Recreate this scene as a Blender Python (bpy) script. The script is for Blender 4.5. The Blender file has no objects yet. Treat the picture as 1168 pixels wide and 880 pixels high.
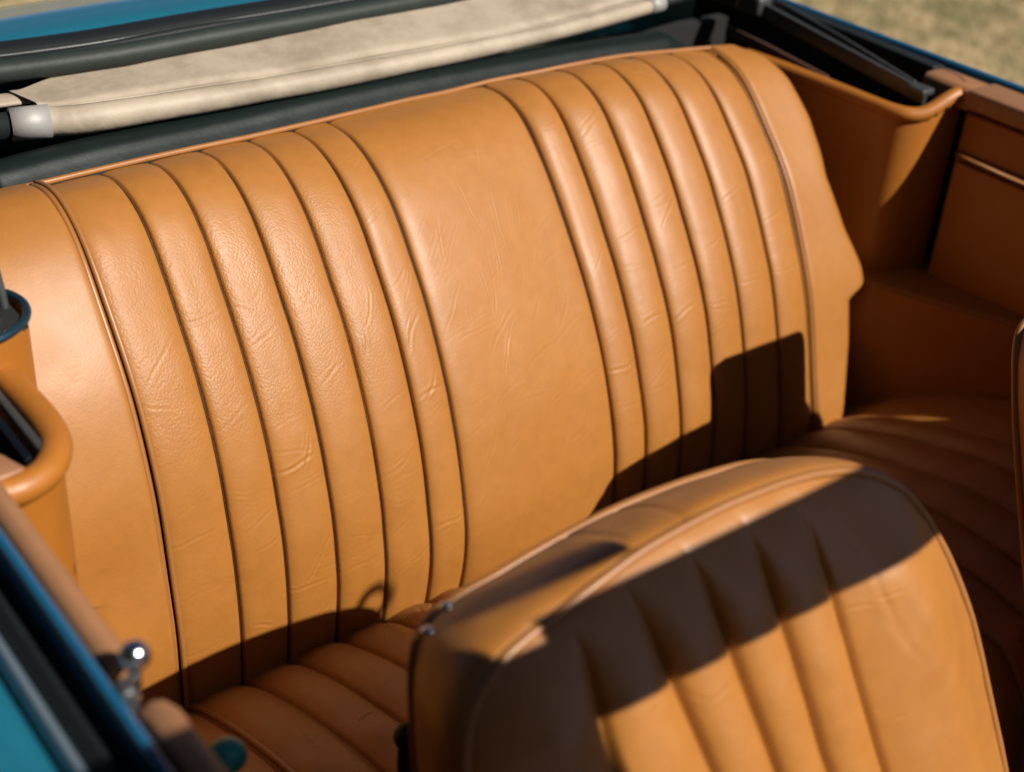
import bpy, math, random
import numpy as np
from mathutils import Vector, Matrix

random.seed(7)
rng = np.random.default_rng(11)
scene = bpy.context.scene
C = scene.collection

# ------------------------------------------------------------------ camera
CAM_O = (-0.41958, -1.02876, 1.06045)
R = np.array([[0.79263198, -0.27858364, 0.54233357],
              [-0.60649109, -0.45140847, 0.65452193],
              [0.06247487, -0.84771549, -0.52675928]])   # world <- (right, down, forward)
cam_d = bpy.data.cameras.new('camera')
cam = bpy.data.objects.new('camera', cam_d)
C.objects.link(cam)
m = Matrix.Identity(4)
for i in range(3):
    m[i][0] = R[i][0]; m[i][1] = -R[i][1]; m[i][2] = -R[i][2]; m[i][3] = CAM_O[i]
cam.matrix_world = m
cam_d.sensor_width = 36.0
cam_d.lens = 36.0 * 1608.0 / 1168.0
cam_d.clip_start = 0.02
cam_d.clip_end = 500.0
cam_d.dof.use_dof = True
cam_d.dof.focus_distance = 1.42
cam_d.dof.aperture_fstop = 3.2
cam_d.dof.aperture_blades = 8
scene.camera = cam

# ------------------------------------------------------------------ light
SUN_D = Vector((-0.16, 0.44, -0.42)).normalized()       # the way the light travels
elev = math.asin(-SUN_D.z)
azim = math.atan2(-SUN_D.x, -SUN_D.y)
world = bpy.data.worlds.new("World")
scene.world = world
world.use_nodes = True
wn = world.node_tree
wn.nodes.clear()
sky = wn.nodes.new('ShaderNodeTexSky')
sky.sky_type = 'NISHITA'
sky.sun_disc = False
sky.sun_elevation = elev
sky.sun_rotation = azim
bg = wn.nodes.new('ShaderNodeBackground')
bg.inputs['Strength'].default_value = 0.05
sky.air_density = 0.27; sky.dust_density = 0.6; sky.ozone_density = 0.5
wo = wn.nodes.new('ShaderNodeOutputWorld')
wn.links.new(sky.outputs[0], bg.inputs[0]); wn.links.new(bg.outputs[0], wo.inputs[0])
sl = bpy.data.lights.new('sun', 'SUN')
sl.energy = 5.0
sl.angle = math.radians(0.5)
sl.color = (1.0, 0.93, 0.83)
so = bpy.data.objects.new('sun', sl)
so.rotation_euler = SUN_D.to_track_quat('-Z', 'Y').to_euler()
so.location = (1, -3, 4)
C.objects.link(so)
scene.view_settings.view_transform = 'Standard'
scene.view_settings.look = 'None'
scene.view_settings.exposure = 0.66
scene.view_settings.gamma = 1.0
scene.render.engine = 'CYCLES'

# ------------------------------------------------------------------ materials
K = 0.574      # albedo scale that goes with the camera exposure
def kc(c, k=K): return tuple(v * k for v in c)
def newmat(name):
    mt = bpy.data.materials.new(name); mt.use_nodes = True
    nt = mt.node_tree
    b = nt.nodes['Principled BSDF']
    return mt, nt, b

def N(nt, t, **kw):
    n = nt.nodes.new(t)
    for k, v in kw.items():
        if k.startswith('i_'):
            n.inputs[k[2:].replace('_', ' ')].default_value = v
        else:
            setattr(n, k, v)
    return n

def math_n(nt, op, a, b=None):
    n = nt.nodes.new('ShaderNodeMath'); n.operation = op
    for i, v in enumerate((a, b)):
        if v is None: continue
        if isinstance(v, (int, float)): n.inputs[i].default_value = v
        else: nt.links.new(v, n.inputs[i])
    return n.outputs[0]

def leather(name, base, rough=0.42, spec=0.4, coat=0.30, grain=1.0, crease=1.0, emboss=False, tint=(0.34, 0.10, 0.018), wear=0.5):
    base = kc(base); tint = kc(tint)
    mt, nt, b = newmat(name)
    L = nt.links.new
    tc = N(nt, 'ShaderNodeTexCoord'); obj = tc.outputs['Object']
    tc_obj = obj
    vr = N(nt, 'ShaderNodeMapping'); vr.inputs['Rotation'].default_value = (0.62, 0.81, 0.47); L(obj, vr.inputs['Vector']); obj = vr.outputs[0]
    # colour: patchy dye, worn lighter areas, fine mottling
    n1 = N(nt, 'ShaderNodeTexNoise'); n1.inputs['Scale'].default_value = 7; n1.inputs['Detail'].default_value = 5; L(obj, n1.inputs['Vector'])
    r1 = N(nt, 'ShaderNodeMapRange'); r1.inputs['From Min'].default_value = 0.35; r1.inputs['From Max'].default_value = 0.72; L(n1.outputs[0], r1.inputs['Value'])
    mx = N(nt, 'ShaderNodeMix', data_type='RGBA'); mx.inputs['A'].default_value = (*base, 1); mx.inputs['B'].default_value = (*tint, 1)
    f = math_n(nt, 'MULTIPLY', r1.outputs[0], 0.16 * wear * 2); L(f, mx.inputs['Factor'])
    n2 = N(nt, 'ShaderNodeTexNoise'); n2.inputs['Scale'].default_value = 60; n2.inputs['Detail'].default_value = 6; L(obj, n2.inputs['Vector'])
    r2 = N(nt, 'ShaderNodeMapRange'); r2.inputs['From Min'].default_value = 0.3; r2.inputs['From Max'].default_value = 0.7
    r2.inputs['To Min'].default_value = 0.95; r2.inputs['To Max'].default_value = 1.04; L(n2.outputs[0], r2.inputs['Value'])
    hv = N(nt, 'ShaderNodeHueSaturation'); L(mx.outputs['Result'], hv.inputs['Color']); L(r2.outputs[0], hv.inputs['Value'])
    L(hv.outputs[0], b.inputs['Base Color'])
    # roughness
    n3 = N(nt, 'ShaderNodeTexNoise'); n3.inputs['Scale'].default_value = 16; n3.inputs['Detail'].default_value = 6; L(obj, n3.inputs['Vector'])
    r3 = N(nt, 'ShaderNodeMapRange'); r3.inputs['From Min'].default_value = 0.3; r3.inputs['From Max'].default_value = 0.7
    r3.inputs['To Min'].default_value = rough - 0.04; r3.inputs['To Max'].default_value = rough + 0.06; L(n3.outputs[0], r3.inputs['Value'])
    L(r3.outputs[0], b.inputs['Roughness'])
    b.inputs['Specular IOR Level'].default_value = spec
    b.inputs['Coat Weight'].default_value = coat; b.inputs['Coat Roughness'].default_value = 0.56; b.inputs['Coat IOR'].default_value = 1.5
    # height: pores + fine creases
    wv = N(nt, 'ShaderNodeTexNoise'); wv.inputs['Scale'].default_value = 22; wv.inputs['Detail'].default_value = 3; L(obj, wv.inputs['Vector'])
    vm = N(nt, 'ShaderNodeVectorMath', operation='MULTIPLY_ADD'); L(wv.outputs['Color'], vm.inputs[0]); vm.inputs[1].default_value = (0.05, 0.05, 0.05); L(obj, vm.inputs[2])
    v1 = N(nt, 'ShaderNodeTexVoronoi', feature='F1'); v1.inputs['Scale'].default_value = 480; L(obj, v1.inputs['Vector'])
    p1 = N(nt, 'ShaderNodeMapRange'); p1.inputs['From Min'].default_value = 0.75; p1.inputs['From Max'].default_value = 0.2; L(v1.outputs['Distance'], p1.inputs['Value'])
    v2 = N(nt, 'ShaderNodeTexVoronoi', feature='DISTANCE_TO_EDGE'); v2.inputs['Scale'].default_value = 34; L(vm.outputs[0], v2.inputs['Vector'])
    p2 = N(nt, 'ShaderNodeMapRange'); p2.inputs['From Max'].default_value = 0.022; L(v2.outputs['Distance'], p2.inputs['Value'])
    n4 = N(nt, 'ShaderNodeTexNoise'); n4.inputs['Scale'].default_value = 9; n4.inputs['Detail'].default_value = 3; L(obj, n4.inputs['Vector'])
    k4 = N(nt, 'ShaderNodeMapRange'); k4.inputs['From Min'].default_value = 0.50; k4.inputs['From Max'].default_value = 0.66; L(n4.outputs[0], k4.inputs['Value'])
    v3 = N(nt, 'ShaderNodeTexNoise'); v3.inputs['Scale'].default_value = 55; v3.inputs['Detail'].default_value = 2; L(vm.outputs[0], v3.inputs['Vector'])
    p3 = N(nt, 'ShaderNodeMapRange'); p3.inputs['From Max'].default_value = 0.035; L(math_n(nt, 'ABSOLUTE', math_n(nt, 'SUBTRACT', v3.outputs[0], 0.5)), p3.inputs['Value'])
    n5 = N(nt, 'ShaderNodeTexNoise'); n5.inputs['Scale'].default_value = 160; n5.inputs['Detail'].default_value = 4; L(obj, n5.inputs['Vector'])
    c2 = math_n(nt, 'MULTIPLY', math_n(nt, 'SUBTRACT', p2.outputs[0], 1.0), k4.outputs[0])       # 0 .. -1 in creases
    c3 = math_n(nt, 'MULTIPLY', math_n(nt, 'SUBTRACT', p3.outputs[0], 1.0), k4.outputs[0])
    h = math_n(nt, 'MULTIPLY', p1.outputs[0], 0.12 * grain)
    h = math_n(nt, 'ADD', h, math_n(nt, 'MULTIPLY', c2, 0.14 * crease))
    h = math_n(nt, 'ADD', h, math_n(nt, 'MULTIPLY', c3, 0.12 * crease))
    h = math_n(nt, 'ADD', h, math_n(nt, 'MULTIPLY', n5.outputs[0], 0.42))
    if emboss:
        # coarse pebble grain left where the hide is unworn: the upper left of the seat back
        v4 = N(nt, 'ShaderNodeTexVoronoi', feature='F1'); v4.inputs['Scale'].default_value = 400; v4.inputs['Randomness'].default_value = 1.0; L(obj, v4.inputs['Vector'])
        sx = N(nt, 'ShaderNodeSeparateXYZ'); L(tc_obj, sx.inputs[0])
        mxr = N(nt, 'ShaderNodeMapRange', interpolation_type='SMOOTHSTEP'); mxr.inputs['From Min'].default_value = -0.14; mxr.inputs['From Max'].default_value = -0.24; L(sx.outputs['X'], mxr.inputs['Value'])
        mzr = N(nt, 'ShaderNodeMapRange', interpolation_type='SMOOTHSTEP'); mzr.inputs['From Min'].default_value = 0.22; mzr.inputs['From Max'].default_value = 0.30; L(sx.outputs['Z'], mzr.inputs['Value'])
        mzt = N(nt, 'ShaderNodeMapRange', interpolation_type='SMOOTHSTEP'); mzt.inputs['From Min'].default_value = 0.46; mzt.inputs['From Max'].default_value = 0.42; L(sx.outputs['Z'], mzt.inputs['Value'])
        mxl = N(nt, 'ShaderNodeMapRange'); mxl.inputs['From Min'].default_value = -0.505; mxl.inputs['From Max'].default_value = -0.485; L(sx.outputs['X'], mxl.inputs['Value'])
        mxr2 = math_n(nt, 'MULTIPLY', mxr.outputs[0], mxl.outputs[0])
        mk = math_n(nt, 'MULTIPLY', math_n(nt, 'MULTIPLY', mxr2, mzr.outputs[0]), mzt.outputs[0])
        h = math_n(nt, 'ADD', h, math_n(nt, 'MULTIPLY', math_n(nt, 'MULTIPLY', v4.outputs['Distance'], mk), -0.95))
    bp = N(nt, 'ShaderNodeBump'); bp.inputs['Strength'].default_value = 0.55; bp.inputs['Distance'].default_value = 0.0007
    L(h, bp.inputs['Height']); L(bp.outputs[0], b.inputs['Normal'])
    return mt

LB = (0.485, 0.190, 0.028)
M_seat = leather('tan_leather', LB, rough=0.50, spec=0.40, coat=0.36, emboss=True, crease=1.0)
M_trim = leather('tan_trim', (0.51, 0.178, 0.018), rough=0.48, coat=0.2, grain=0.6, crease=0.15, wear=0.3)
M_front = leather('tan_leather_front', (0.52, 0.205, 0.032), rough=0.42, spec=0.5, coat=0.35, grain=0.8, crease=0.9)
M_pipe = leather('tan_piping', (0.42, 0.17, 0.038), rough=0.40, grain=0.3, crease=0.1)
M_rail = leather('door_capping', (0.42, 0.20, 0.09), rough=0.5, grain=0.4, crease=0.0)
M_vinyl = leather('green_black_vinyl', (0.010, 0.017, 0.016), rough=0.40, spec=0.10, coat=0.0, grain=0.4, crease=0.1, tint=(0.016, 0.024, 0.024))

def simple(name, col, rough=0.5, metal=0.0, coat=0.0, noise=None, bump=0.0, bscale=200, spec=0.5, anis=None):
    col = kc(col, K if metal < .6 else .8)
    mt, nt, b = newmat(name); L = nt.links.new
    tc = N(nt, 'ShaderNodeTexCoord')
    n = N(nt, 'ShaderNodeTexNoise'); n.inputs['Scale'].default_value = 30; n.inputs['Detail'].default_value = 6; L(tc.outputs['Object'], n.inputs['Vector'])
    mr = N(nt, 'ShaderNodeMapRange'); a = noise or 0.08
    mr.inputs['From Min'].default_value = 0.3; mr.inputs['From Max'].default_value = 0.7
    mr.inputs['To Min'].default_value = 1 - a; mr.inputs['To Max'].default_value = 1 + a; L(n.outputs[0], mr.inputs['Value'])
    hv = N(nt, 'ShaderNodeHueSaturation'); hv.inputs['Color'].default_value = (*col, 1); L(mr.outputs[0], hv.inputs['Value'])
    L(hv.outputs[0], b.inputs['Base Color'])
    b.inputs['Roughness'].default_value = rough; b.inputs['Metallic'].default_value = metal
    b.inputs['Specular IOR Level'].default_value = spec
    b.inputs['Coat Weight'].default_value = coat; b.inputs['Coat Roughness'].default_value = 0.03
    if bump:
        n2 = N(nt, 'ShaderNodeTexNoise'); n2.inputs['Scale'].default_value = bscale; n2.inputs['Detail'].default_value = 4; L(tc.outputs['Object'], n2.inputs['Vector'])
        bp = N(nt, 'ShaderNodeBump'); bp.inputs['Distance'].default_value = bump; bp.inputs['Strength'].default_value = 0.6
        L(n2.outputs[0], bp.inputs['Height']); L(bp.outputs[0], b.inputs['Normal'])
    return mt

M_paint = simple('teal_paint', (0.020, 0.225, 0.345), rough=0.30, metal=0.2, coat=1.0, noise=0.03)
M_edge = simple('blue_edge_paint', (0.012, 0.14, 0.30), rough=0.3, coat=1.0, noise=0.05)
M_rubber = simple('black_rubber', (0.010, 0.014, 0.016), spec=0.3, rough=0.6, bump=0.0006)
M_hood_rubber = simple('dark_green_rubber', (0.026, 0.036, 0.031), spec=0.25, rough=0.55, bump=0.0008, bscale=90)
M_black = simple('black_felt', (0.006, 0.006, 0.007), rough=0.9)
M_chrome = simple('chrome', (0.80, 0.82, 0.84), rough=0.12, metal=1.0, noise=0.03)
M_steel = simple('brushed_steel', (0.44, 0.43, 0.41), rough=0.55, metal=0.15, noise=0.1, bump=0.0004)
M_frame = simple('grey_frame_paint', (0.055, 0.058, 0.060), rough=0.4, bump=0.0004)
M_glass = simple('dark_glass', (0.004, 0.008, 0.012), rough=0.05, coat=0.0, spec=0.8)
M_tealk = simple('turquoise_plastic', (0.0, 0.42, 0.38), rough=0.4)

def canvas():
    mt, nt, b = newmat('beige_canvas'); L = nt.links.new
    tc = N(nt, 'ShaderNodeTexCoord')
    n = N(nt, 'ShaderNodeTexNoise'); n.inputs['Scale'].default_value = 14; n.inputs['Detail'].default_value = 8; n.inputs['Roughness'].default_value = 0.65; L(tc.outputs['Object'], n.inputs['Vector'])
    cr = N(nt, 'ShaderNodeValToRGB'); L(n.outputs[0], cr.inputs[0])
    cr.color_ramp.elements[0].position = 0.35; cr.color_ramp.elements[0].color = (*kc((0.38, 0.31, 0.225)), 1)
    cr.color_ramp.elements[1].position = 0.6; cr.color_ramp.elements[1].color = (*kc((0.55, 0.46, 0.35)), 1)
    L(cr.outputs[0], b.inputs['Base Color']); b.inputs['Roughness'].default_value = 0.6
    n2 = N(nt, 'ShaderNodeTexNoise'); n2.inputs['Scale'].default_value = 90; n2.inputs['Detail'].default_value = 5; L(tc.outputs['Object'], n2.inputs['Vector'])
    bp = N(nt, 'ShaderNodeBump'); bp.inputs['Distance'].default_value = 0.0015; bp.inputs['Strength'].default_value = 0.5
    L(n2.outputs[0], bp.inputs['Height']); L(bp.outputs[0], b.inputs['Normal'])
    return mt
M_canvas = canvas()

def grass_mat():
    mt, nt, b = newmat('dry_grass'); L = nt.links.new
    tc = N(nt, 'ShaderNodeTexCoord')
    n = N(nt, 'ShaderNodeTexNoise'); n.inputs['Scale'].default_value = 5.5; n.inputs['Detail'].default_value = 9; n.inputs['Roughness'].default_value = 0.7; L(tc.outputs['Object'], n.inputs['Vector'])
    cr = N(nt, 'ShaderNodeValToRGB'); L(n.outputs[0], cr.inputs[0])
    e = cr.color_ramp.elements
    e[0].position = 0.30; e[0].color = (*kc((0.10, 0.12, 0.035)), 1)
    e[1].position = 0.72; e[1].color = (*kc((0.74, 0.56, 0.34)), 1)
    x = e.new(0.42); x.color = (*kc((0.24, 0.21, 0.085)), 1)
    x = e.new(0.55); x.color = (*kc((0.52, 0.38, 0.19)), 1)
    L(cr.outputs[0], b.inputs['Base Color']); b.inputs['Roughness'].default_value = 0.9
    return mt
M_grass = grass_mat()
def blade_mat():
    mt, nt, b = newmat('grass_blades'); L = nt.links.new
    g = N(nt, 'ShaderNodeNewGeometry')
    cr = N(nt, 'ShaderNodeValToRGB'); L(g.outputs['Random Per Island'], cr.inputs[0])
    e = cr.color_ramp.elements
    e[0].position = 0.0; e[0].color = (*kc((0.68, 0.50, 0.27)), 1)
    e[1].position = 1.0; e[1].color = (*kc((0.12, 0.16, 0.04)), 1)
    x = e.new(0.7); x.color = (*kc((0.45, 0.34, 0.16)), 1)
    L(cr.outputs[0], b.inputs['Base Color']); b.inputs['Roughness'].default_value = 0.8
    return mt
M_blade = blade_mat()

# ------------------------------------------------------------------ helpers
def tag(o, label=None, cat=None, group=None, kind=None):
    if label: o['label'] = label
    if cat: o['category'] = cat
    if group: o['group'] = group
    if kind: o['kind'] = kind
    return o

def empty(name, loc=(0, 0, 0), rot=(0, 0, 0)):
    o = bpy.data.objects.new(name, None); o.empty_display_size = 0.1
    C.objects.link(o); o.location = loc; o.rotation_euler = rot
    return o

def mesh_obj(name, V, F, mat, parent=None, smooth=True):
    me = bpy.data.meshes.new(name)
    me.from_pydata([tuple(map(float, v)) for v in V], [], [tuple(map(int, f)) for f in F])
    me.validate(); me.update()
    if smooth: me.shade_smooth()
    me.materials.append(mat)
    o = bpy.data.objects.new(name, me); C.objects.link(o)
    if parent: o.parent = parent
    return o

def grid_faces(ny, nx, off=0, closed_u=False, flip=False):
    i = np.arange(ny - 1)[:, None]; jn = nx if closed_u else nx - 1
    j = np.arange(jn)[None, :]; j2 = (j + 1) % nx
    a = off + i * nx + j; b = off + i * nx + j2; c = off + (i + 1) * nx + j2; d = off + (i + 1) * nx + j
    f = np.stack([a, b, c, d], -1).reshape(-1, 4)
    return f[:, ::-1] if flip else f

def grid_obj(name, P, mat, parent=None, flip=False, closed_u=False):
    ny, nx = P.shape[:2]
    F = grid_faces(ny, nx, 0, closed_u, flip)
    V = P.reshape(-1, 3)
    me = bpy.data.meshes.new(name)
    me.vertices.add(len(V)); me.vertices.foreach_set('co', V.astype(np.float32).ravel())
    me.loops.add(F.size); me.loops.foreach_set('vertex_index', F.astype(np.int32).ravel())
    me.polygons.add(len(F)); me.polygons.foreach_set('loop_start', np.arange(0, F.size, 4, dtype=np.int32))
    me.polygons.foreach_set('loop_total', np.full(len(F), 4, dtype=np.int32))
    me.update(calc_edges=True); me.validate()
    me.shade_smooth()
    me.materials.append(mat)
    o = bpy.data.objects.new(name, me); C.objects.link(o)
    if parent: o.parent = parent
    return o

def catmull(pts, n):
    P = np.array(pts, float)
    P = np.vstack([2 * P[0] - P[1], P, 2 * P[-1] - P[-2]])
    segs = len(P) - 3
    t = np.linspace(0, segs, n); i = np.minimum(t.astype(int), segs - 1); f = (t - i)[:, None]
    p0, p1, p2, p3 = P[i], P[i + 1], P[i + 2], P[i + 3]
    return 0.5 * (2 * p1 + (p2 - p0) * f + (2 * p0 - 5 * p1 + 4 * p2 - p3) * f ** 2 + (3 * p1 - p0 - 3 * p2 + p3) * f ** 3)

def resample(P, n):
    d = np.r_[0, np.cumsum(np.linalg.norm(np.diff(P, axis=0), axis=1))]
    t = np.linspace(0, d[-1], n)
    return np.stack([np.interp(t, d, P[:, k]) for k in range(P.shape[1])], 1)

def tube_geo(path, rad, n=16, up=(0, 0, 1), sq=None, cap=True):
    P = np.array(path, float); m_ = len(P)
    rad = np.broadcast_to(np.array(rad, float), (m_,))
    T = np.gradient(P, axis=0); T /= np.linalg.norm(T, axis=1)[:, None] + 1e-12
    upv = np.array(up, float)
    A = np.cross(T, upv); A /= np.linalg.norm(A, axis=1)[:, None] + 1e-12
    B = np.cross(A, T)
    th = np.linspace(0, 2 * np.pi, n, endpoint=False)
    c, s = np.cos(th), np.sin(th)
    sy = sq if sq else 1.0
    V = P[:, None, :] + rad[:, None, None] * (c[None, :, None] * A[:, None, :] + sy * s[None, :, None] * B[:, None, :])
    V = V.reshape(-1, 3)
    F = [tuple(f) for f in grid_faces(m_, n, 0, True)]
    if cap:
        V = np.vstack([V, P[0], P[-1]])
        for j in range(n):
            F.append((len(V) - 2, (j + 1) % n, j)); F.append((len(V) - 1, (m_ - 1) * n + j, (m_ - 1) * n + (j + 1) % n))
    return V, F

def tube(name, path, rad, mat, parent=None, n=16, up=(0, 0, 1), sq=None, res=None):
    if res: path = catmull(path, res)
    V, F = tube_geo(path, rad, n, up, sq)
    return mesh_obj(name, V, F, mat, parent)

def sweep(name, path, prof, mat, parent=None, up=(0, 0, 1), smooth=False, bevel=0.0):
    """closed 2-D profile (side, up) swept along a path"""
    P = np.array(path, float); m_ = len(P)
    T = np.gradient(P, axis=0); T /= np.linalg.norm(T, axis=1)[:, None]
    A = np.cross(T, np.array(up, float)); A /= np.linalg.norm(A, axis=1)[:, None]
    B = np.cross(A, T)
    pr = np.array(prof, float); n = len(pr)
    V = (P[:, None, :] + pr[None, :, 0, None] * A[:, None, :] + pr[None, :, 1, None] * B[:, None, :]).reshape(-1, 3)
    F = [tuple(f) for f in grid_faces(m_, n, 0, True)]
    F.append(tuple(range(n))[::-1]); F.append(tuple((m_ - 1) * n + k for k in range(n)))
    o = mesh_obj(name, V, F, mat, parent, smooth=smooth)
    if bevel:
        md = o.modifiers.new('bevel', 'BEVEL'); md.width = bevel; md.segments = 3; md.limit_method = 'ANGLE'; md.angle_limit = 0.5
        o.data.shade_smooth()
    return o

def box(name, c, s, mat, parent=None, bevel=0.002, rot=None):
    x, y, z = s[0] / 2, s[1] / 2, s[2] / 2
    V = np.array([(i * x, j * y, k * z) for i in (-1, 1) for j in (-1, 1) for k in (-1, 1)])
    if rot is not None:
        V = np.array([(rot @ Vector(v))[:] for v in V])
    V = V + np.array(c)
    F = [(0, 1, 3, 2), (4, 6, 7, 5), (0, 4, 5, 1), (2, 3, 7, 6), (0, 2, 6, 4), (1, 5, 7, 3)]
    o = mesh_obj(name, V, F, mat, parent, smooth=False)
    if bevel:
        md = o.modifiers.new('bevel', 'BEVEL'); md.width = bevel; md.segments = 3
        o.data.shade_smooth()
    return o

def smoothstep(a, b, x):
    t = np.clip((x - a) / (b - a), 0, 1); return t * t * (3 - 2 * t)

def vnoise(x, y, scale, seed=0):
    """smooth value noise"""
    r = np.random.default_rng(seed); G = r.random((256, 256)) * 2 - 1
    X = x * scale + 100.3; Y = y * scale + 57.7
    xi = np.floor(X).astype(int); yi = np.floor(Y).astype(int); fx = X - xi; fy = Y - yi
    fx = fx * fx * (3 - 2 * fx); fy = fy * fy * (3 - 2 * fy)
    g = lambda a, b: G[a % 256, b % 256]
    return (g(xi, yi) * (1 - fx) + g(xi + 1, yi) * fx) * (1 - fy) + (g(xi, yi + 1) * (1 - fx) + g(xi + 1, yi + 1) * fx) * fy

def strokes(X, S, lst):
    """crease lines: (x, s, angle, length, depth, width, bend)"""
    H = np.zeros_like(X)
    for (x0, s0, an, ln, dp, w, bend) in lst:
        ca, sa = math.cos(an), math.sin(an)
        u = (X - x0) * ca + (S - s0) * sa; v = -(X - x0) * sa + (S - s0) * ca
        m_ = (np.abs(u) < ln * 0.6) & (np.abs(v) < ln * 0.3 + 6 * w)
        if not m_.any(): continue
        uu = u[m_]; vv = v[m_] - bend * (uu ** 2 / ln) - 0.0005 * np.sin(uu * 180 + x0 * 900)
        e = np.clip(1 - (2 * uu / ln) ** 2, 0, 1)
        H[m_] += dp * e * (-np.exp(-(vv / w) ** 2) + 0.55 * np.exp(-((np.abs(vv) - 2.2 * w) / (1.4 * w)) ** 2))
    return H

# ================================================================== REAR SEAT
rear = empty('rear_seat', (0.51, -0.05, 0.0))
tag(rear, 'wide tan leather rear bench seat with vertical pleats and a plain middle panel', 'car seat')
RO = np.array((0.51, -0.05, 0.0))

class Off:   # objects modelled in world coordinates, then made local to their thing
    pass
def local(o, root):
    o.parent = root
    o.data.transform(Matrix.Translation(-Vector(root.location))) if o.type == 'MESH' else None
    return o

prof_src = {   # x : list of (y, z) measured down the seam grooves
    -0.20: [(0.0, -.05), (-.004, 0), (-.006, .073), (.007, .153), (.016, .225), (.030, .276), (.056, .338), (.091, .392), (.128, .436), (.163, .460), (.208, .471), (.25, .463)],
    0.016: [(0.0, -.05), (-.004, 0), (-.006, .073), (.007, .153), (.016, .225), (.030, .276), (.056, .338), (.091, .392), (.128, .438), (.163, .463), (.208, .474), (.25, .463)],
    0.12: [(0.0, -.05), (-.005, 0), (-.006, .07), (-.001, .14), (.012, .19), (.023, .23), (.049, .29), (.083, .345), (.118, .392), (.14, .422), (.16, .444), (.188, .463), (.228, .470), (.262, .462)],
    0.369: [(0.0, -.05), (-.012, 0), (-.016, .056), (-.009, .096), (.014, .178), (.042, .246), (.08, .318), (.11, .359), (.144, .403), (.187, .435), (.236, .455), (.285, .454)],
    0.609: [(0.0, -.05), (-.004, .0), (.0, .031), (.011, .093), (.04, .173), (.079, .248), (.113, .298), (.158, .358), (.199, .403), (.238, .436), (.276, .450), (.312, .448)],
    0.723: [(0.0, -.05), (-.003, .0), (.004, .075), (.024, .145), (.052, .215), (.092, .283), (.143, .355), (.187, .408), (.226, .445), (.278, .460), (.305, .452)],
    0.848: [(0.0, -.05), (-.001, .0), (.009, .075), (.028, .141), (.049, .203), (.075, .256), (.128, .339), (.17, .390), (.219, .438), (.274, .457), (.305, .449)],
    0.999: [(0.0, -.05), (.004, 0), (.025, .067), (.05, .152), (.08, .22), (.129, .309), (.181, .366), (.223, .408), (.258, .429), (.301, .437)],
    1.15: [(0.0, -.05), (.004, 0), (.025, .067), (.05, .152), (.08, .22), (.129, .309), (.171, .356), (.203, .390), (.238, .420), (.281, .432)],
}
NS = 380
pk = sorted(prof_src)
PR = []
for k in pk:
    c_ = resample(catmull(prof_src[k], 300), NS)
    ker = np.hanning(45); ker /= ker.sum()
    pad = np.vstack([c_[0] + (c_[0] - c_[1]) * np.arange(22, 0, -1)[:, None], c_, c_[-1] + (c_[-1] - c_[-2]) * np.arange(1, 23)[:, None]])
    PR.append(np.stack([np.convolve(pad[:, q], ker, 'valid') for q in (0, 1)], 1))
PR = np.array(PR)   # (k, NS, 2)
# smooth across x with a monotone resample
xs_f = np.linspace(pk[0], pk[-1], 136)
PF = np.empty((136, NS, 2))
for q in (0, 1):
    for s_ in range(NS):
        PF[:, s_, q] = np.interp(xs_f, pk, PR[:, s_, q])
kx = np.hanning(23); kx /= kx.sum()
pp = np.concatenate([np.repeat(PF[:1], 11, 0), PF, np.repeat(PF[-1:], 11, 0)], 0)
PF = np.apply_along_axis(lambda a: np.convolve(a, kx, 'valid'), 0, pp)

def base_surface(X):
    """X (nx) -> points (NS, nx, 3) and normals pointing out to the cabin"""
    out = np.empty((NS, len(X), 3))
    for j, x in enumerate(X):
        f = np.clip((x - xs_f[0]) / (xs_f[1] - xs_f[0]), 0, 134.999); i = int(f); f -= i
        c_ = PF[i] * (1 - f) + PF[i + 1] * f
        out[:, j, 0] = x; out[:, j, 1:] = c_
    ds = np.gradient(out, axis=0)
    n = np.stack([np.zeros_like(ds[..., 0]), -ds[..., 2], ds[..., 1]], -1)
    n /= np.linalg.norm(n, axis=-1)[..., None]
    return out, n

SLEN = 0.66
def arc(X2):
    return np.linspace(0, SLEN, NS)[:, None] * np.ones_like(X2)

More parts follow.
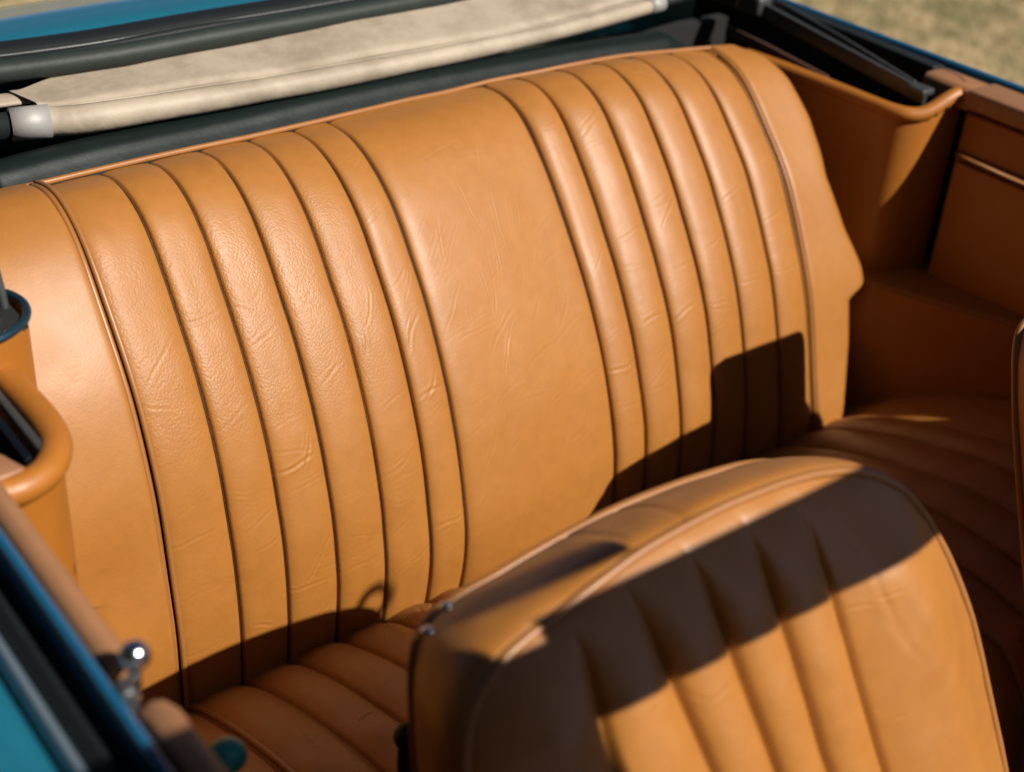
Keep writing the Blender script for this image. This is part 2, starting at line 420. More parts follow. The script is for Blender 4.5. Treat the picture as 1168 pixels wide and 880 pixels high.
def panel(name, seams, mat, seed, plain=False, amp=0.0125, edge_l=0.0, edge_r=0.0):
    r = np.random.default_rng(seed)
    x0, x1 = seams[0], seams[-1]
    X = np.linspace(x0, x1, int((x1 - x0) / 0.0009))
    P, Nn = base_surface(X)
    XX = P[..., 0]; S = arc(XX)
    H = np.zeros_like(XX)
    for a, b in zip(seams[:-1], seams[1:]):
        wob = 0.0011 * (vnoise(S, S * 0, 9, int(a * 1000) + 5)) * 0
        t = np.clip((XX - a - wob) / (b - a), 0, 1)
        q = np.abs(2 * t - 1)
        ex = 7.0 if plain else 2.7
        am = (0.008 if plain else amp) * (1 + 0.12 * vnoise(S, XX * 0 + a, 7, 3))
        if plain:
            h = am * .8 * (1 - q ** 16) + 0.004 * (1 - q ** 2)
        else:
            if x0 < .3:
                h = am * .52 * (1 - np.abs(2 * t ** .90 - 1) ** 3.4)
            else:
                h = am * (.68 * (1 - np.abs(2 * t ** .78 - 1) ** 2.5))
            # deep narrow stitch line
        gw = 0.0018 if plain else 0.0014
        dd = np.minimum((t) * (b - a), (1 - t) * (b - a))
        h = h - 0.0062 * np.exp(-(dd / gw) ** 2)
        # pleats flatten towards the top roll and the bottom
        fl = 0.30 + 0.70 * smoothstep(SLEN - 0.01, SLEN - 0.12, S)
        inside = (XX >= a) & (XX <= b)
        H = np.where(inside, h * fl, H)
    # soft rumple
    H += 0.0004 * vnoise(XX, S, 28, seed) + 0.0012 * vnoise(XX, S, 9, seed + 1) + 0.00012 * vnoise(XX, S, 70, seed + 2)
    # creases
    lst = []
    for a, b in zip(seams[:-1], seams[1:]):
        w = b - a
        n_ = int(9 + r.integers(0, 5)) if not plain else 60
        for _ in range(n_):
            s0 = r.choice([r.uniform(0.10, 0.30), r.uniform(0.22, 0.46), r.uniform(0.05, 0.6)])
            an = r.normal(0.12, 0.28) if not plain else r.choice([r.normal(0.15, 0.25), r.normal(1.0, 0.25)])
            if not plain and r.random() < .3: an = r.normal(0.7, 0.3)
            ln = (r.uniform(0.5, 1.35) * w) if not plain else r.uniform(0.02, 0.085)
            xx = r.uniform(a + .25 * w, b - .25 * w) if not plain else r.uniform(a + .02, b - .02)
            dp = abs(r.normal(0, 0.00026)) + 0.00012
            if plain: dp *= 0.55
            lst.append((xx, s0, an, ln, dp, r.uniform(0.0008, 0.0016), r.normal(0, 0.25)))
            if r.random() < .5:
                for q in range(int(r.integers(1, 4))):
                    lst.append((xx + r.normal(0, .004), s0 + (q + 1) * r.uniform(.003, .006), an + r.normal(0, .1), ln * r.uniform(.4, .8), dp * .7, 0.0009, r.normal(0, .25)))
    for a in seams[1 if plain else 0:]:     # puckers pulled in by the stitching
        for s0 in np.arange(.06, .60, .013):
            if r.random() < .45: continue
            sd = r.choice([-1, 1])
            lst.append((a + sd * r.uniform(.005, .010), s0 + r.normal(0, .003), sd * r.uniform(.1, .7), r.uniform(.008, .018), r.uniform(.00008, .00024), r.uniform(.0007, .0012), 0))
    if plain:   # long fine pull lines fanning out from the left seam, dark in raking light
        for q in range(26):
            a_ = r.normal(.15, .55); l_ = r.uniform(.03, .10)
            lst.append((x0 + .012 + .5 * l_ * math.cos(a_), .41 + r.normal(0, .022) + .5 * l_ * math.sin(a_), a_, l_, r.uniform(.00008, .0002), .0009, r.normal(0, .15)))
        for q in range(8):
            lst.append((r.uniform(x0 + .07, x1 - .05), r.uniform(.28, .50), 1.45 + r.normal(0, .2), r.uniform(.05, .11), r.uniform(.00010, .0002), .0009, r.normal(0, .2)))
    H += strokes(XX, S, lst)
    Q = P + Nn * H[..., None]
    # tuck behind the top piping
    tail = np.repeat(Q[-1:], 4, 0).copy()
    for k_ in range(4):
        tail[k_, :, 1] += 0.006 * (k_ + 1); tail[k_, :, 2] -= 0.012 * (k_ + 1)
    Q = np.concatenate([Q, tail], 0)
    Q -= RO
    return grid_obj(name, Q, mat, rear, flip=True)

SE_L = [.016, .085, .141, .201, .262, .321, .369]
SE_R = [.609, .661, .723, .785, .848, .920, .987]
pl = panel('pleated_panel', SE_L, M_seat, 21)
pc = panel('plain_panel', [.369, .609], M_seat, 22, plain=True)
pr_ = panel('pleated_panel', SE_R, M_seat, 23)

# side bolsters, outline narrows upward and steps in over the wheel-arch ledge
def bolster(side):
    if side > 0:
        S_ = np.linspace(0, 1, NS)
        # outer x by arc fraction
        ks = [0, .10, .22, .335, .355, .40, .50, .63, .78, .88, .95, 1.0]
        vs = [1.068, 1.070, 1.084, 1.088, 1.122, 1.120, 1.098, 1.083, 1.094, 1.088, 1.074, 1.055]
        xo = np.interp(S_, ks, vs); xo = np.convolve(np.r_[[xo[0]] * 4, xo, [xo[-1]] * 4], np.ones(9) / 9, 'valid'); xi = .989
    else:
        S_ = np.linspace(0, 1, NS)
        ks = [0, .10, .22, .30, .33, .45, .60, .75, .9, 1.0]
        vs = [-.065, -.065, -.075, -.085, -.20, -.20, -.19, -.17, -.14, -.10]
        xo = np.interp(S_, ks, vs); xi = 0.013
    nxx = 60
    T = np.linspace(0, 1, nxx)
    X2 = xi + (xo[:, None] - xi) * T[None, :]
    out = np.empty((NS, nxx, 3)); 
    f = np.clip((X2 - xs_f[0]) / (xs_f[1] - xs_f[0]), 0, 134.999); i = f.astype(int); f = (f - i)[..., None]
    rr = np.arange(NS)[:, None]
    c_ = PF[i, rr] * (1 - f) + PF[i + 1, rr] * f
    out[..., 0] = X2; out[..., 1:] = c_
    ds = np.gradient(out, axis=0)
    n = np.stack([np.zeros_like(ds[..., 0]), -ds[..., 2], ds[..., 1]], -1); n /= np.linalg.norm(n, axis=-1)[..., None]
    wd = np.abs(xo - xi)[:, None]
    di = T[None, :] * wd; do_ = (1 - T[None, :]) * wd
    H = 0.008 - (0.009 if side > 0 else .006) * np.exp(-(di / 0.005) ** 2) - 0.016 * np.exp(-(do_ / 0.012) ** 1.5)
    S = arc(X2)
    if side < 0:
        H += 0.001 - 0.004 * smoothstep(-.02, -.12, X2)
    H += 0.0004 * vnoise(X2, S, 6, 77) + 0.0001 * vnoise(X2, S, 60, 78)
    Q = out + n * H[..., None]
    # wrap the outer edge back
    ex = []
    for k_ in range(1, 7):
        e_ = Q[:, -1].copy(); a_ = k_ * 0.011
        e_ -= n[:, -1] * a_; e_[:, 0] += (0.004 if side > 0 else -0.004) * math.sin(min(1, k_ / 3) * 1.57)
        ex.append(e_[:, None])
    Q = np.concatenate([Q] + ex, 1)
    tail = np.repeat(Q[-1:], 5, 0).copy()
    for k_ in range(5):
        tail[k_, :, 1] += 0.010 * (k_ + 1); tail[k_, :, 2] -= 0.010 * (k_ + 1) ** 1.3
    Q = np.concatenate([Q, tail], 0) - RO
    return grid_obj('side_bolster', Q, M_seat, rear, flip=(side > 0))
bolster(-1); bolster(1)

def surf_line(x, s0=0.0, s1=1.0, off=0.006, n=160, dx=0.0, wob=0.0):
    P, Nn = base_surface(np.array([x]))
    i0 = int(s0 * (NS - 1)); i1 = int(s1 * (NS - 1))
    Q = P[i0:i1 + 1, 0] + Nn[i0:i1 + 1, 0] * off
    t = np.linspace(0, 1, len(Q))
    Q[:, 0] += dx * t + wob * vnoise(t, t * 0, 5, 9)
    return resample(Q, n)
tube('piping', surf_line(.0165, .04, 1.0, .0068, wob=.0014) - RO, 0.0030, M_pipe, rear, n=12, up=(1, 0, 0))
tube('fold', surf_line(.0055, .05, .995, .0048, dx=.005, wob=.002) - RO, 0.0034, M_pipe, rear, n=12, up=(1, 0, 0))
tube('piping', surf_line(.993, .0, .97, .0022) - RO, 0.0020, M_pipe, rear, n=12, up=(1, 0, 0))
# dark tube sunk in every seam, groove shade put into its colour
M_seam_shade = simple('seam_shade', (0.050, 0.018, 0.007), rough=0.7)
for x_ in SE_L[1:] + SE_R:
    big = x_ in (.369, .609)
    tube('seam', surf_line(x_, .03, .965, -.0022 if big else -.0026, n=120) - RO, .0013 if big else .0008, M_seam_shade, rear, n=8, up=(1, 0, 0))
# top piping along the rear upper edge
Xp = np.linspace(.004, 1.006, 200)
P, Nn = base_surface(Xp)
tp = P[-2] + np.array([0, 0.004, 0.0]) ; tp[:, 2] += 0.0035 + 0.0012 * vnoise(Xp, Xp * 0, 14, 4)
tube('top_piping', tp - RO, 0.0032, M_pipe, rear, n=12)

# ---- cushion
def cushion_z(Y):
    ys = [-.56, -.54, -.50, -.40, -.30, -.235, -.185, -.133, -.09, -.04, -.01, .02]
    zs = [-.10, .02, .065, .084, .080, .068, .054, .036, .018, -.006, -.026, -.05]
    return np.interp(Y, ys, zs)
cx = np.linspace(-.11, 1.21, 900); cy = np.linspace(-.56, .02, 300)
ker = np.hanning(25); ker /= ker.sum()
cz = cushion_z(np.linspace(-.56 - 12 * .58 / 299, .02 + 12 * .58 / 299, 324)); cz = np.convolve(cz, ker, 'valid')
CX, CY = np.meshgrid(cx, cy)
CZ = np.repeat(cz[:, None], 900, 1)
seC = [-.11, .018, .085, .141, .201, .262, .321, .369, .609, .661, .723, .785, .848, .920, .999, 1.06, 1.21]
H = np.zeros_like(CX)
for a, b in zip(seC[:-1], seC[1:]):
    t = np.clip((CX - a) / (b - a), 0, 1); q = np.abs(2 * t - 1)
    big = (b - a) > .15
    h = (0.012 * (1 - q ** 8) if big else 0.0125 * (1 - q ** 2.5))
    dd = np.minimum(t, 1 - t) * (b - a)
    h = h - 0.004 * np.exp(-(dd / .0025) ** 2)
    H = np.where((CX >= a) & (CX <= b), h, H)
H *= 1 - 0.25 * smoothstep(-.05, .0, CY)
H += .0012 * vnoise(CX, CY, 25, 31) + .0022 * vnoise(CX, CY, 9, 32)
lst = []
for _ in range(150):
    lst.append((rng.uniform(0, 1.05), rng.uniform(-.4, -.03), rng.normal(0.1, .5), rng.uniform(.02, .05), abs(rng.normal(0, .0005)) + .0001, rng.uniform(.0008, .0014), rng.normal(0, .3)))
# gathered leather near the back edge between the pleats
for q in range(26):
    lst.append((rng.uniform(.27, .50), rng.uniform(-.07, -.02), rng.normal(1.2, .5), rng.uniform(.015, .04), rng.uniform(.0006, .0016), .0018, rng.normal(0, .4)))
H += strokes(CX, CY, lst)
# tangled tucks where middle panel meets the bench
H += -0.006 * np.exp(-((CY + .035 + .02 * np.sin(CX * 22)) / .006) ** 2) * smoothstep(.33, .37, CX) * smoothstep(.56, .50, CX)
Q = np.stack([CX, CY, CZ + H], -1)
# round the outer ends
for side, x_e in ((0, -.11), (1, 1.21)):
    dd = np.abs(CX - x_e); Q[..., 2] -= .03 * np.exp(-(dd / .015) ** 2)
cush = grid_obj('cushion', Q - RO, M_seat, rear, flip=False)
P_ = [(.022, y, z) for y, z in zip(cy[15:290:4], cz[15:290:4] + .004)]
tube('cushion_piping', np.array(P_)[:, :] - RO, .004, M_pipe, rear, n=10, up=(1, 0, 0))
# ================================================================== FRONT SEATS
def inside_dist(X, Z, line):
    D = np.full(X.shape, 1e9)
    for a, b in zip(line[:-1], line[1:]):
        ab = b - a; L2 = ab @ ab + 1e-12
        t = np.clip(((X - a[0]) * ab[0] + (Z - a[1]) * ab[1]) / L2, 0, 1)
        D = np.minimum(D, np.hypot(X - a[0] - t * ab[0], Z - a[1] - t * ab[1]))
    return D

ZT = 0.5     # local height of the reference line
LEFT = [(-.275, -.50), (-.272, -.38), (-.268, -.25), (-.258, -.12), (-.25, -.05), (-.242, .0), (-.235, .022), (-.221, .041), (-.200, .056), (-.177, .064), (-.145, .071), (-.103, .080), (-.062, .087)]
RIGHT = [(0.0, .091), (.04, .0905), (.08, .088), (.115, .083), (.148, .074), (.177, .060), (.203, .040), (.222, .015), (.235, -.01), (.246, -.035), (.257, -.07), (.265, -.108), (.272, -.178), (.278, -.25), (.281, -.38), (.282, -.50)]
OUT = catmull(LEFT + RIGHT, 500); OUT = resample(OUT, 420); OUT[:, 1] += ZT
iL = int(np.argmin(np.abs(OUT[:210, 0] + .2415)) if False else np.argmin(np.hypot(OUT[:, 0] + .246, OUT[:, 1] - (ZT - .03))))
iR = int(np.argmin(np.hypot(OUT[:, 0] - .246, OUT[:, 1] - (ZT - .035))))

def front_seat(loc, rz=0.0, shadow_pad=False):
    th = math.radians(25)
    root = empty('front_seat', loc, (-th, 0, rz))
    # front face as a Coons patch
    nu, nv = 520, 420
    top = resample(OUT[iL:iR + 1], nu)
    lef = resample(OUT[:iL + 1], nv); rig = resample(OUT[iR:][::-1], nv)
    bot = np.stack([np.linspace(OUT[0, 0], OUT[-1, 0], nu), np.zeros(nu)], 1)
    u = np.linspace(0, 1, nu)[None, :, None]; v = np.linspace(0, 1, nv)[:, None, None]
    Pc = (1 - v) * bot[None] + v * top[None] + (1 - u) * lef[:, None] + u * rig[:, None] \
        - ((1 - u) * (1 - v) * bot[0] + u * (1 - v) * bot[-1] + (1 - u) * v * top[0] + u * v * top[-1])
    X, Z = Pc[..., 0], Pc[..., 1]
    D = inside_dist(X, Z, OUT[::4])
    s = Z - ZT
    H = .016 * (1 - np.exp(-D / .016))
    sm = [(-.145, .06), (-.097, .24), (-.038, .21), (.020, .16), (.077, .15)]
    edges = [-.235 + 0 * s] + [a + b * (.085 - s) * np.clip(1, 0, 1) - b * .6 * np.clip(-.2 - s, 0, 1) for a, b in sm] + [.24 + .1 * (.085 - s)]
    for k in range(len(edges) - 1):
        a, b = edges[k], edges[k + 1]; w = b - a
        t = np.clip((X - a) / w, 0, 1); q = np.abs(2 * t - 1)
        big = k in (0, 5)
        if k == 0: h = .009 * (1 - np.clip(2 * t - 1, 0, 1) ** 2.2)
        elif k == 5: h = .020 * np.clip(1 - np.abs(2 * t - 1) ** 2.0, 0, 1) * smoothstep(.09, -.03, s)
        else: h = .011 * (1 - q ** 2.4)
        dl = t * w; dr = (1 - t) * w
        if k > 0: h = h - .005 * np.exp(-(dl / .0035) ** 2)
        if k < 5: h = h - .005 * np.exp(-(dr / .0035) ** 2)
        ins = (X >= a) & (X < b)
        fade = smoothstep(0.0, .08, D)
        H = np.where(ins, H + h * fade, H)
    # gathered folds where the pleats run out at the upper right
    H += .0014 * vnoise(X, Z, 14, 41) + .0006 * vnoise(X, Z, 45, 42)
    lst = []
    r = np.random.default_rng(5)
    for _ in range(60):
        lst.append((r.uniform(-.2, .22), ZT + r.uniform(-.35, .06), r.normal(.1, .6), r.uniform(.02, .06), abs(r.normal(0, .0002)) + .00006, r.uniform(.0009, .0016), r.normal(0, .3)))
    for q in range(9):   # stretch wrinkles on the outer bolster
        lst.append((.165 + .004 * q, ZT - .045 - .006 * q, -1.35 + r.normal(0, .06), r.uniform(.03, .06), .00022, .0013, .1))
    for q in range(5):
        lst.append((.120 + .006 * q, ZT + .02 - .02 * q, -1.2 + r.normal(0, .1), r.uniform(.05, .08), .00025, .003, .1))
    H += strokes(X, Z, lst)
    F3 = np.stack([X, -H, Z], -1)
    grid_obj('front_panel', F3, M_front, root, flip=False)
    # side and top band between front and rear piping
    o3 = np.stack([OUT[:, 0], np.zeros(len(OUT)), OUT[:, 1]], 1)
    T = np.gradient(o3, axis=0); T /= np.linalg.norm(T, axis=1)[:, None]
    Nn = np.stack([-T[:, 2], 0 * T[:, 0], T[:, 0]], 1)
    nb = 40; DEP = .088
    Tn = np.gradient(o3, axis=0); Tn /= np.linalg.norm(Tn, axis=1)[:, None]
    Nn = np.stack([-Tn[:, 2], 0 * Tn[:, 0], Tn[:, 0]], 1)
    RL = [(-.262, -.50), (-.256, -.38), (-.250, -.25), (-.240, -.12), (-.231, -.035), (-.222, .015), (-.216, .040), (-.206, .060), (-.188, .0705), (-.165, .0755), (-.139, .078), (-.106, .082), (-.064, .086),
          (-.019, .0885), (.026, .088), (.073, .085), (.122, .079), (.165, .066), (.195, .045), (.215, .018), (.228, -.01), (.238, -.035), (.249, -.07), (.257, -.108), (.264, -.178), (.270, -.25), (.273, -.38), (.274, -.50)]
    RO_ = resample(catmull(RL, 600), 4000); RO_[:, 1] += ZT
    # match rear points to front points piecewise (shoulders to shoulders) so that the band does not twist
    def marks(A):
        k1 = int(np.argmin(np.hypot(A[:, 0] + .23, A[:, 1] - (ZT + (.03 if A is OUT else .035))))); k2 = int(np.argmin(np.hypot(A[:, 0] - .20, A[:, 1] - (ZT + .04)))); return k1, k2
    f1, f2 = marks(OUT); r1_, r2_ = marks(RO_)
    rear2 = np.vstack([resample(RO_[:r1_ + 1], f1 + 1)[:-1], resample(RO_[r1_:r2_ + 1], f2 - f1 + 1)[:-1], resample(RO_[r2_:], len(OUT) - f2)])
    rear_o = np.stack([rear2[:, 0], np.zeros(len(OUT)), rear2[:, 1]], 1)
    band = np.empty((len(OUT), nb, 3))
    ss = np.cumsum(np.r_[0, np.linalg.norm(np.diff(o3, axis=0), axis=1)])
    for j in range(nb):
        t = j / (nb - 1)
        bul = .0105 * (1 - abs(2 * t ** .62 - 1) ** 2.2)
        wr = .0010 * vnoise(ss, ss * 0 + t * .09, 30, 51) + .0012 * vnoise(ss, ss * 0 + t * .1, 11, 52)
        pos = o3 * (1 - t) + rear_o * t + Nn * (bul + wr)[:, None]
        # seams across the band where the pleats carry over
        for sx in (-.070, -.020, ):
            k_ = np.exp(-((o3[:, 0] - sx) / .0022) ** 2) * (o3[:, 2] > ZT)
            pos -= Nn * (.0022 * k_)[:, None]
        pos[:, 1] += t * DEP
        band[:, j] = pos
    grid_obj('side_band', band, M_front, root, flip=False)
    tube('front_piping', (o3 + Nn * .0005)[::2], .0042, M_pipe, root, n=12, up=(0, 1, 0))
    o4 = rear_o.copy(); o4[:, 1] = DEP + .001
    tube('rear_piping', o4[::2], .0042, M_pipe, root, n=12, up=(0, 1, 0))
    # back panel
    B = F3.copy()
    cxm = 0
    sc = 1 - .009 / .27
    B[..., 0] = B[..., 0] * .955 + .006; B[..., 2] = (B[..., 2]) * (1 - .009 / .59)
    B[..., 1] = DEP + .002 + .010 * (1 - np.exp(-D / .02))
    grid_obj('back_panel', B[::5, ::5], M_front, root, flip=True)
    rx = Matrix.Rotation(th, 3, 'X')
    cpos = rx @ Vector((0, -.29, .035))
    sc_ = box('seat_cushion', tuple(cpos), (.52, .50, .13), M_front, root, bevel=.045, rot=rx)
    for k_ in range(5):
        p_ = [tuple(rx @ Vector((-.14 + .07 * k_, y_, .102 - (.03 if y_ < -.5 else 0)))) for y_ in (-.515, -.48, -.3, -.1)]
        tube('seat_piping', p_, .0035, M_pipe, root, n=8, up=(1, 0, 0))
    return root

th = math.radians(25)
u_ = np.array([0, math.sin(th), math.cos(th)])
base = np.array([.22, -.53, .373]) - u_ * ZT
near = front_seat(tuple(base))
tag(near, 'tan leather front seat nearest the camera, its pleated backrest crossed by a hard shadow', 'car seat', 'front seats')

def copy_tree(o, parent=None):
    c_ = o.copy(); C.objects.link(c_)
    if parent: c_.parent = parent
    for ch in list(o.children): copy_tree(ch, c_)
    return c_
far = copy_tree(near)
far.location = (base[0] + .722, base[1] + 0.02, base[2] + .020)
far['label'] = 'far front seat, only the rounded rear edge of its tan backrest showing at the right'

def uvsphere(name, c, r, mat, parent=None, sc=(1, 1, 1), n=20, zc=None):
    V = []; F = []
    for i in range(n + 1):
        a = math.pi * i / n
        for j in range(2 * n):
            b = math.pi * j / n
            V.append((c[0] + r * sc[0] * math.sin(a) * math.cos(b), c[1] + r * sc[1] * math.sin(a) * math.sin(b), c[2] + r * sc[2] * math.cos(a)))
    F = [tuple(f) for f in grid_faces(n + 1, 2 * n, 0, True, True)]
    return mesh_obj(name, V, F, mat, parent)

# chrome studs at the rear upper corner of the near seat (local coordinates of the seat)
def to_local(root, P):
    return np.array((root.matrix_basis.inverted() @ Vector(P))[:])
def studs():
    for P in ((.0045, -.447, .417), (.024, -.440, .424)):
        q = to_local(near, P)
        uvsphere('chrome_stud', q, .0040, M_chrome, near, sc=(1.2, 1.5, .8), n=10)
studs()
# unseen pad added on the far seat, shaped to cast the rear backrest's tall shadow
hd = box('shadow_pad', (.085, .05, .616), (.200, .05, .120), M_front, far, bevel=.022)
tube('shadow_pad_post', [(.03, .05, .50), (.03, .05, .62)], .006, M_chrome, far)
tube('shadow_pad_post', [(.12, .05, .50), (.12, .05, .62)], .006, M_chrome, far)

# ================================================================== CAR BODY
car = empty('convertible_car', (0.51, 0.0, -0.45))
tag(car, 'teal open-topped convertible car body with tan trim, black seals and chrome strip, around the seats', 'car')
CO = np.array((0.51, 0.0, -0.45))
def cb(o):   # world-modelled mesh -> child of the car
    o.parent = car
    o.data.transform(Matrix.Translation(-Vector(CO)))
    return o

def wall(name, path, z_top, z_bot, mat, flip=False, rise=None, thick=.006):
    """vertical upholstered wall following a plan path"""
    P = resample(catmull(path, 200), 120)
    zt = np.full(len(P), z_top) if rise is None else z_top + rise(P)
    nz = 40
    G = np.empty((nz, len(P), 3))
    for k in range(nz):
        t = k / (nz - 1)
        G[k, :, 0] = P[:, 0]; G[k, :, 1] = P[:, 1]; G[k, :, 2] = z_bot + (zt - z_bot) * t
    return G, P, zt

# -- right hinge compartment
right_path = [(1.135, .36), (1.143, .29), (1.148, .20), (1.150, .13), (1.152, .100), (1.160, .078), (1.180, .062), (1.210, .053), (1.242, .048)]
rise = lambda P: .026 * smoothstep(1.165, 1.232, P[:, 0])
G, P, zt = wall('x', right_path, .390, .10, M_trim, rise=rise)
# slight inward bow of the wall
hp = empty('hinge_pocket_tmp'); bpy.data.objects.remove(hp)
pocket_r = cb(grid_obj('quarter_trim', G, M_trim, flip=True))
rim = np.stack([P[:, 0] + .004, P[:, 1] + .002, zt], 1)
V, F = tube_geo(rim, .0105, 16, (0, 0, 1)); rr_ = mesh_obj('rolled_rim', V, F, M_trim); cb(rr_); rr_.parent = pocket_r; 
for q_ in (.035, .050):     # upholstery nails below the rim
    k_ = int(np.argmin(np.abs(P[:, 0] - (1.155 + q_))))
    o_ = uvsphere('nail_head', (P[k_, 0] + .002, P[k_, 1] - .0085, zt[k_] - .004), .0022, M_black, n=8); cb(o_); o_.parent = pocket_r
# outer wall of the compartment, dark
G2, P2, zt2 = wall('y', [(1.262, .6), (1.266, .3), (1.266, .10), (1.25, .055)], .43, .0, M_black)
cb(grid_obj('inner_body_side', G2, M_black, flip=True))
cb(box('compartment_floor', (1.20, .33, .10), (.12, .55, .01), M_black, bevel=0))

# -- wheel-arch ledge right
def ledge(sgn, name='armrest_ledge'):
    mx_ = lambda x: x if sgn > 0 else 1.065 - x
    xs = [1.122, 1.124, 1.128, 1.136, 1.18, 1.26]
    zz = [-.05, .130, .145, .152, .152, .152]
    pr2 = catmull(list(zip(xs, zz)), 60)
    ys = np.linspace(-.62, .34 if sgn > 0 else .10, 60)
    G = np.empty((60, 60, 3))
    for k, y in enumerate(ys):
        f = smoothstep(-.1, .05, y)
        G[k, :, 0] = [mx_(x + .34 * np.clip(.05 - y, 0, .25)) for x in pr2[:, 0]]; G[k, :, 1] = y; G[k, :, 2] = pr2[:, 1] + .012 * np.clip((.02 - y) / .3, 0, 1) + (0 if sgn > 0 else .014)
    return cb(grid_obj(name, G, M_trim, flip=(sgn > 0)))
ledge(1); ledge(-1)

# -- right door: inner panel, capping, chrome strip
door = cb(box('door', (1.262, -.490, .125), (.05, 1.05, .54), M_trim, bevel=.004))
cap = box('door_capping', (1.2535, -.482, .417), (.060, 1.03, .028), M_rail, bevel=.006); cb(cap); cap.parent = door
cs = box('chrome_strip', (1.231, -.488, .337), (.007, 1.04, .006), M_chrome, bevel=.0015); cb(cs); cs.parent = door
pnl = box('door_card', (1.231, -.488, .185), (.009, 1.03, .285), M_trim, bevel=.003); cb(pnl); pnl.parent = door
cb(box('door_shut_face', (1.27, .060, .15), (.07, .006, .55), M_black, bevel=0))
cb(mesh_obj('seat_backing_board', [(-.02, .07, -.12), (1.10, .07, -.12), (1.10, .30, .37), (-.02, .30, .37), (-.02, .08, -.12), (1.10, .08, -.12), (1.10, .31, .37), (-.02, .31, .37)], [(0, 1, 2, 3), (7, 6, 5, 4), (0, 4, 5, 1), (1, 5, 6, 2), (2, 6, 7, 3), (3, 7, 4, 0)], M_black, smooth=False))
cb(box('side_well_lining', (1.19, .205, -.02), (.215, .26, .28), M_black, bevel=0))
# capping piece behind the door gap
cb(sweep('quarter_capping', [(1.256, .029, .413), (1.256, .074, .413), (1.256, .112, .413)], [(-.026, -.015), (.026, -.015), (.026, .011), (.018, .016), (-.020, .016), (-.026, .010)], M_rail, bevel=.003))

# -- body flanks (both sides): outward rolled paint, edge bead, black seal
def flank(sgn):
    mx_ = lambda x: x if sgn > 0 else 1.034 - x
    ys = np.linspace(-1.6, 1.2, 80)
    prof = [(1.284, .425), (1.286, .434), (1.290, .437), (1.295, .434), (1.300, .425)]
    G = np.empty((80, 5, 3))
    for k, y in enumerate(ys):
        for j, (x, z) in enumerate(prof): G[k, j] = (mx_(x - .10 * smoothstep(.5, 1.2, y)), y, z)
    cb(grid_obj('painted_edge', G, M_edge, flip=(sgn > 0)))
    pb = catmull([(1.300, .41), (1.312, .415), (1.325, .413), (1.338, .405), (1.388, .345), (1.438, .235), (1.458, .065), (1.44, -.10), (1.41, -.22)], 60)
    G = np.empty((80, 60, 3))
    for k, y in enumerate(ys):
        for j in range(60): G[k, j] = (mx_(pb[j, 0] - .10 * smoothstep(.5, 1.2, y)), y, pb[j, 1])
    cb(grid_obj('body_side', G, M_paint, flip=(sgn > 0)))
flank(1)

# left flank, seen close: rail, blue bead, black gap, chrome strip, teal skin
def lx(prof, name, mat, y0=-1.5, y1=1.2, n=80, smooth=True, flip=False):
    ys = np.linspace(y0, y1, n); pb = np.array(prof, float)
    G = np.empty((n, len(pb), 3))
    for k, y in enumerate(ys):
        G[k, :, 0] = pb[:, 0] + .10 * smoothstep(.5, 1.2, y); G[k, :, 1] = y; G[k, :, 2] = pb[:, 1]
    return cb(grid_obj(name, G, mat, flip=flip))
lx(catmull([(-.2005, .425), (-.2005, .445), (-.203, .452), (-.207, .452), (-.2095, .445), (-.2095, .40)], 30), 'painted_edge', M_edge, flip=True)
lx(catmull([(-.2090, .440), (-.2105, .424), (-.216, .424), (-.222, .430), (-.228, .424), (-.2335, .42), (-.234, .425)], 24), 'rubber_seal', M_rubber, flip=True)
lx(catmull([(-.2335, .40), (-.236, .432), (-.2385, .440), (-.2425, .440), (-.245, .432), (-.247, .41)], 30), 'chrome_strip', simple('dulled_chrome_bead', (.30, .40, .50), .35, .5), flip=True)
lx(catmull([(-.247, .425), (-.256, .430), (-.268, .431), (-.285, .428), (-.305, .415), (-.345, .36), (-.375, .25), (-.39, .08), (-.37, -.1), (-.34, -.22)], 70), 'body_side', M_paint, flip=True)
# tan rail along the left: quarter part, then the door part
railp = [(-.018, -.03), (.018, -.03), (.018, -.004), (.012, .006), (.0, .010), (-.012, .006), (-.018, -.002)]
cb(sweep('quarter_capping', [(-.188, .45, .438), (-.188, .1, .438), (-.188, -.15, .438), (-.188, -.395, .438)], [(x * .62, z) for x, z in railp], M_rail, smooth=True, bevel=.003))
dl = cb(box('door', (-.186, -.93, .13), (.024, .98, .50), M_trim, bevel=.004))
r2 = sweep('door_capping', [(-.186, -.425, .420), (-.185, -.432, .434), (-.184, -.445, .439), (-.184, -.7, .439), (-.184, -1.4, .439)], [(-.012, -.03), (.013, -.03), (.013, -.008), (.009, .004), (.0, .008), (-.009, .005), (-.012, -.002)], M_rail, smooth=True, bevel=.003)
cb(r2); r2.parent = dl
# chrome lock fitting at the door's rear edge
lk = box('lock_fitting', (-.197, -.421, .444), (.012, .016, .022), M_frame, bevel=.004); cb(lk); lk.parent = dl
kn = uvsphere('lock_knob', (-.186, -.413, .466), .0095, M_chrome, sc=(1, 1, 1.05)); cb(kn); kn.parent = dl
ks = tube('knob_stem', [(-.189, -.415, .44), (-.187, -.414, .462)], .004, M_chrome); cb(ks); ks.parent = dl
# turquoise knob of the window winder on the inner door
wk = uvsphere('winder_knob', (-.106, -.359, .287), .0155, M_tealk, sc=(1, 1, .8), n=8); cb(wk); wk.parent = dl
wa = tube('winder_arm', [(-.106, -.359, .276), (-.112, -.39, .262), (-.168, -.46, .262)], .004, M_chrome); cb(wa); wa.parent = dl

